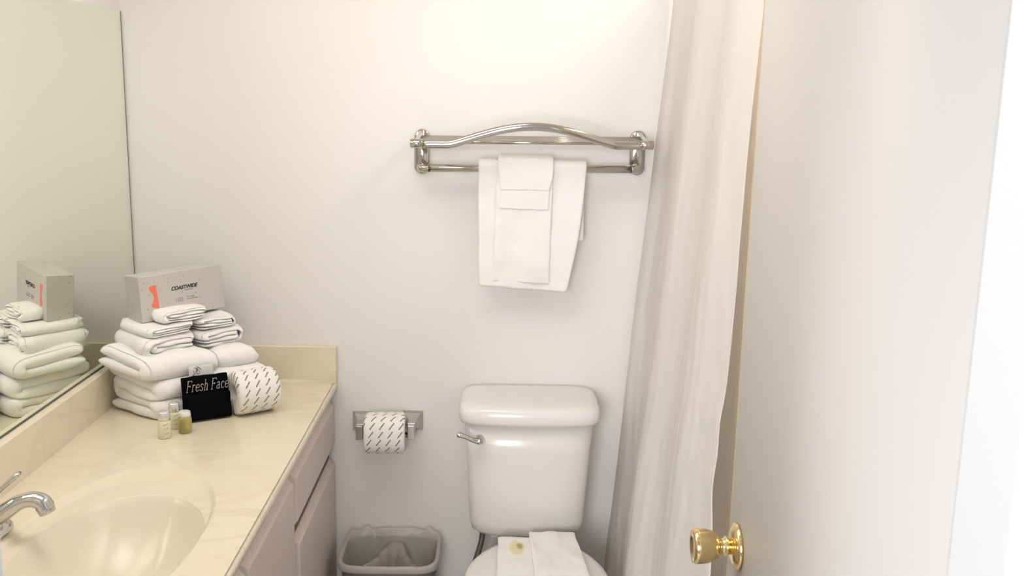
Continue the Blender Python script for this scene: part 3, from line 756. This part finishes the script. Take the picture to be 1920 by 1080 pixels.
obj('toilet_bowl', *loft([egg(0, .105, .15, .30), egg(.03, .10, .145, .29), egg(.12, .09, .13, .27), egg(.22, .11, .16, .27), egg(.31, .155, .215, .28), egg(.36, .178, .238, .285), egg(.385, .182, .242, .285), egg(.388, .176, .236, .28)]), M['porcelain'], to)
obj('tank_pedestal', *boxg(.02, .20, 2.545, 2.745, .30, .393), M['porcelain'], to, bevel=.012)
obj('toilet_seat', *loft([egg(.3885, .178, .238, .245), egg(.391, .183, .243, .25), egg(.400, .184, .244, .25), egg(.4035, .181, .241, .247)]), M['lid_plastic'], to)
obj('toilet_seat_lid', *loft([egg(.404, .180, .240, .243), egg(.406, .185, .245, .248), egg(.414, .186, .246, .249), egg(.420, .180, .240, .243), egg(.424, .165, .225, .228), egg(.427, .12, .17, .17), egg(.428, .05, .08, .08)]), M['lid_plastic'], to)
for x in (.045, .19):
    obj('seat_hinge', *lathe([(.009, -.018), (.010, -.016), (.010, .016), (.009, .018)], (x, 2.553, .410), (1, 0, 0), 16), M['lid_plastic'], to)
obj('tank_bolt', *boxg(.0, .022, 2.64, 2.66, .375, .3945), M['porcelain'], to, bevel=.003)
hs = catmull([(-.024, 2.665, .401), (-.024, 2.662, .37), (-.030, 2.655, .34), (-.048, 2.645, .28), (-.066, 2.65, .22), (-.072, 2.68, .17), (-.070, 2.72, .155), (-.070, 2.778, .155)], 8)
obj('supply_hose', *tube(hs, .0082, 12), M['braid'], to)
obj('hose_nut', *lathe([(.009, 0), (.010, .003), (.010, .012), (.008, .016)], (-.024, 2.664, .380), 'Z', 8), M['nickel'], to)
obj('wall_valve', *lathe([(.018, 0), (.018, .004), (.009, .006), (.009, .03), (.013, .032), (.013, .05)], (-.070, D-.0005, .155), (0, -1, 0), 20), M['chrome'], to)
# towel on the closed lid
LT = (.135, 2.455)
def lidtowel():
    gs = []
    def slab(xl0, xr0, y0, xl1, xr1, y1, z, h, seed):
        """(xl0,xr0) at the back y0, (xl1,xr1) at the front y1"""
        nu, nv_ = 18, 22; n2 = 0
        def pt(u, v, s):
            ed = min(u*.16, (1-u)*.16, v*.3, (1-v)*.3)/.020; k = math.sqrt(max(0, 1-(1-min(1, ed))**2))
            x = (xl0+(xl1-xl0)*v)*(1-u)+(xr0+(xr1-xr0)*v)*u; y = y0+(y1-y0)*v
            x += .005*noise.noise(Vector((v*4, seed, u*2))); y += .004*noise.noise(Vector((u*3, seed*2, 1)));
            zz_ = z+h/2+s*h/2*max(k, .06)+((.0045*noise.noise(Vector((u*3, v*5, seed)))+.002*noise.noise(Vector((u*9, v*12, seed)))) if s > 0 else 0)
            over = max(0, (2.10-y)); zz_ -= over*1.2
            return (x, y, zz_)
        V1, F1 = grid(lambda u, v: pt(u, v, 1), nu, nv_); V2, F2 = grid(lambda u, v: pt(u, v, -1), nu, nv_)
        n = len(V1); Fc = F1+[tuple(i+n for i in f[::-1]) for f in F2]
        bd = [i*(nv_+1) for i in range(nu+1)]+[nu*(nv_+1)+j for j in range(1, nv_+1)]+[i*(nv_+1)+nv_ for i in range(nu-1, -1, -1)]+[j for j in range(nv_-1, 0, -1)]
        for a in range(len(bd)):
            b = (a+1) % len(bd); Fc.append((bd[a], bd[b], bd[b]+n, bd[a]+n))
        return V1+V2, Fc
    gs.append(slab(.020, .232, 2.500, .020, .262, 2.17, .4285, .010, 1))
    gs.append(slab(.018, .226, 2.505, .016, .256, 2.165, .4375, .009, 5))
    gs.append(slab(.103, .228, 2.528, .112, .256, 2.175, .4455, .0055, 9))
    return merge(*gs)
props(obj('lid_towel', *lidtowel(), M['stain'], sub=1, origin=(.084, 2.44, .4275)), 'folded white towel with a yellow and brown stain on the closed toilet lid', 'towel')

# ------------------------------------------------------------------ waste bin and liner
WX, WY = -.284, 2.646
wb = thing('waste_bin', (WX, WY, 0), 'grey rectangular plastic waste bin between the vanity and toilet', 'waste bin')
def rr2(z, k, e=5.0, n=80, a=.140, b=.114): return sring(WX, WY, z, a*k, b*k, n, e)
obj('bin_body', *loft([rr2(.0, .76), rr2(.005, .78), rr2(.330, .955), rr2(.332, .935), rr2(.012, .75)], True, True), M['can'], wb)
obj('bin_rim', *loft([rr2(.314, .955), rr2(.314, 1.0), rr2(.327, 1.01), rr2(.333, .990), rr2(.333, .93), rr2(.314, .93), rr2(.314, .955)], False, False), M['rim'], wb)
def bag():
    n = 120; rings = []
    prof = [(.318, 1.02, .2), (.328, 1.025, .3), (.3365, 1.01, .4), (.3375, .975, .3), (.334, .935, .3), (.326, .89, .6), (.316, .82, 1), (.306, .73, 1.3), (.298, .62, 1.3), (.291, .5, 1.2), (.286, .36, 1), (.283, .22, .8), (.281, .1, .4)]
    for z, k, w in prof:
        rg = []
        for (x, y, _), j in zip(rr2(z, k, 5.0 if k > .9 else 3.6, n), range(n)):
            u, v = (x-WX)/.14, (y-WY)/.114
            zz_ = z + .005*w*noise.noise(Vector((u*4, v*4, 2)))+.0045*w*noise.noise(Vector((u*11, v*5, 5)))
            if k <= .9:
                # ridge of gathered film from the back centre to the two front corners
                d1 = abs(u-.05-(.55*(v-.9)/(-1.7)))/.5; d2 = abs(u-.05+(.65*(v-.9)/(-1.7)))/.5
                rdg = max(math.exp(-(d1*2.1)**2), math.exp(-(d2*2.1)**2)) * (.72+.28*(v+1)/2)
                inner = min(1, (.95-k)/.25)
                zz_ = zz_ + rdg*inner*(.330-z)*.86 - (1-rdg)**1.5*inner*.085
                zz_ = min(zz_, .339)
            if v > .55 and k > .85: zz_ += .020*max(0, (v-.55)/.45)*(.6+.8*noise.noise(Vector((u*6, 1, 3))))
            rg.append((x+.002*w*noise.noise(Vector((u*9, v*9, z*30))), min(y+.002*w*noise.noise(Vector((v*9, u*9, z*30))), D-.003), zz_))
        rings.append(rg)
    return loft(rings, False, True)
props(obj('bin_liner', *bag(), M['bag'], sub=1, closed=False, origin=(WX, WY, .195)), 'translucent plastic bag lining the grey waste bin', 'bin liner')

# ------------------------------------------------------------------ shower: rod, curtain, liner, tub
rod = thing('shower_rod', (.52, 2.0, 2.02), 'chrome shower rod carrying the white curtain', 'shower rod')
obj('rod', *tube([(.52, YD+.001, 2.02), (.52, D-.001, 2.02)], .0125, 18), M['chrome'], rod)
obj('rod_flange', *lathe([(.03, 0), (.03, .006), (.018, .014)], (.52, D-.0005, 2.02), (0, -1, 0), 24), M['chrome'], rod)
obj('rod_flange', *lathe([(.03, 0), (.03, .006), (.018, .014)], (.52, YD+.0005, 2.02), (0, 1, 0), 24), M['chrome'], rod)
for k in range(9):
    y = 2.70-k*.085; ring = [(.52+.020*math.cos(a), y, 2.012+.024*math.sin(a)) for a in [2*PI*i/20 for i in range(21)]]
    props(obj('curtain_ring', *tube(ring, .0016, 6, up=(0, 1, 0)), M['chrome'], origin=(.52, y, 2.012)), 'chrome ring hooking the shower curtain to the rod', 'curtain ring', 'curtain rings on the shower rod')
def curtain_pt(u, v):
    """u 0 far edge at the back wall .. 1 near edge, v 0 top .. 1 bottom"""
    z = 1.985-1.87*v
    yb = 2.765-(.862+.235*v)*u
    t = min(max((u-.94)/.06, 0), 1)             # near hem curls back
    xb = .485-.150*v + t*t*.006
    ph = PI*1.25+u*2*PI*2.7+.5*math.sin(u*7+v*1.1)
    amp = (.0115*(1-v)+.009*v)*(1+.45*math.sin(u*11+2))
    x = xb+amp*math.sin(ph)+.012*v*math.sin(u*7.0+1.2)+.010*noise.noise(Vector((u*6, v*3, 4)))
    y = yb+.006*math.sin(ph*2+1)+.006*noise.noise(Vector((u*9, v*4.5, 7)))
    b = math.exp(-((z-.74)/.10)**2)*math.exp(-((u-1.0)/.12)**2)   # hem caught in a kink
    y -= .055*b
    c = math.exp(-((z-.95)/.16)**2)*math.exp(-((u-1.0)/.16)**2)
    y += .020*c; x += .0018*math.sin(z*48)*c
    x += .0030*noise.noise(Vector((u*26, v*14, 9)))*(.3+v)
    return (x, min(y, D-.004), z)
V, Fc = grid(curtain_pt, 150, 90)
props(obj('shower_curtain', V, Fc, M['curtain'], solid=.0012, closed=False, origin=(.5, 2.35, .12)), 'white fabric shower curtain hanging at the right of the toilet', 'shower curtain')
def liner_pt(u, v):
    z = 1.985-1.80*v; y = 2.76-1.35*u; x = .570+.012*math.sin(u*2*PI*9+.5*math.sin(v*2))+.008*noise.noise(Vector((u*9, v*3, 1)))
    return (x, y, z)
V, Fc = grid(liner_pt, 140, 30)
props(obj('shower_liner', V, Fc, M['liner'], solid=.001, closed=False, origin=(.55, 2.1, .2)), 'beige shower liner behind the white curtain, next to the open door', 'shower liner')
tb = [(sring(.935, 2.02, 0, .335, .757, 48, 14)), sring(.935, 2.02, .40, .335, .757, 48, 14), sring(.935, 2.02, .405, .33, .75, 48, 14), sring(.935, 2.02, .40, .27, .68, 48, 6), sring(.935, 2.02, .10, .21, .58, 48, 5)]
props(obj('bathtub', *loft(tb), M['tub'], origin=(.935, 2.02, 0)), 'enamel bathtub hidden behind the shower curtain', 'bathtub')
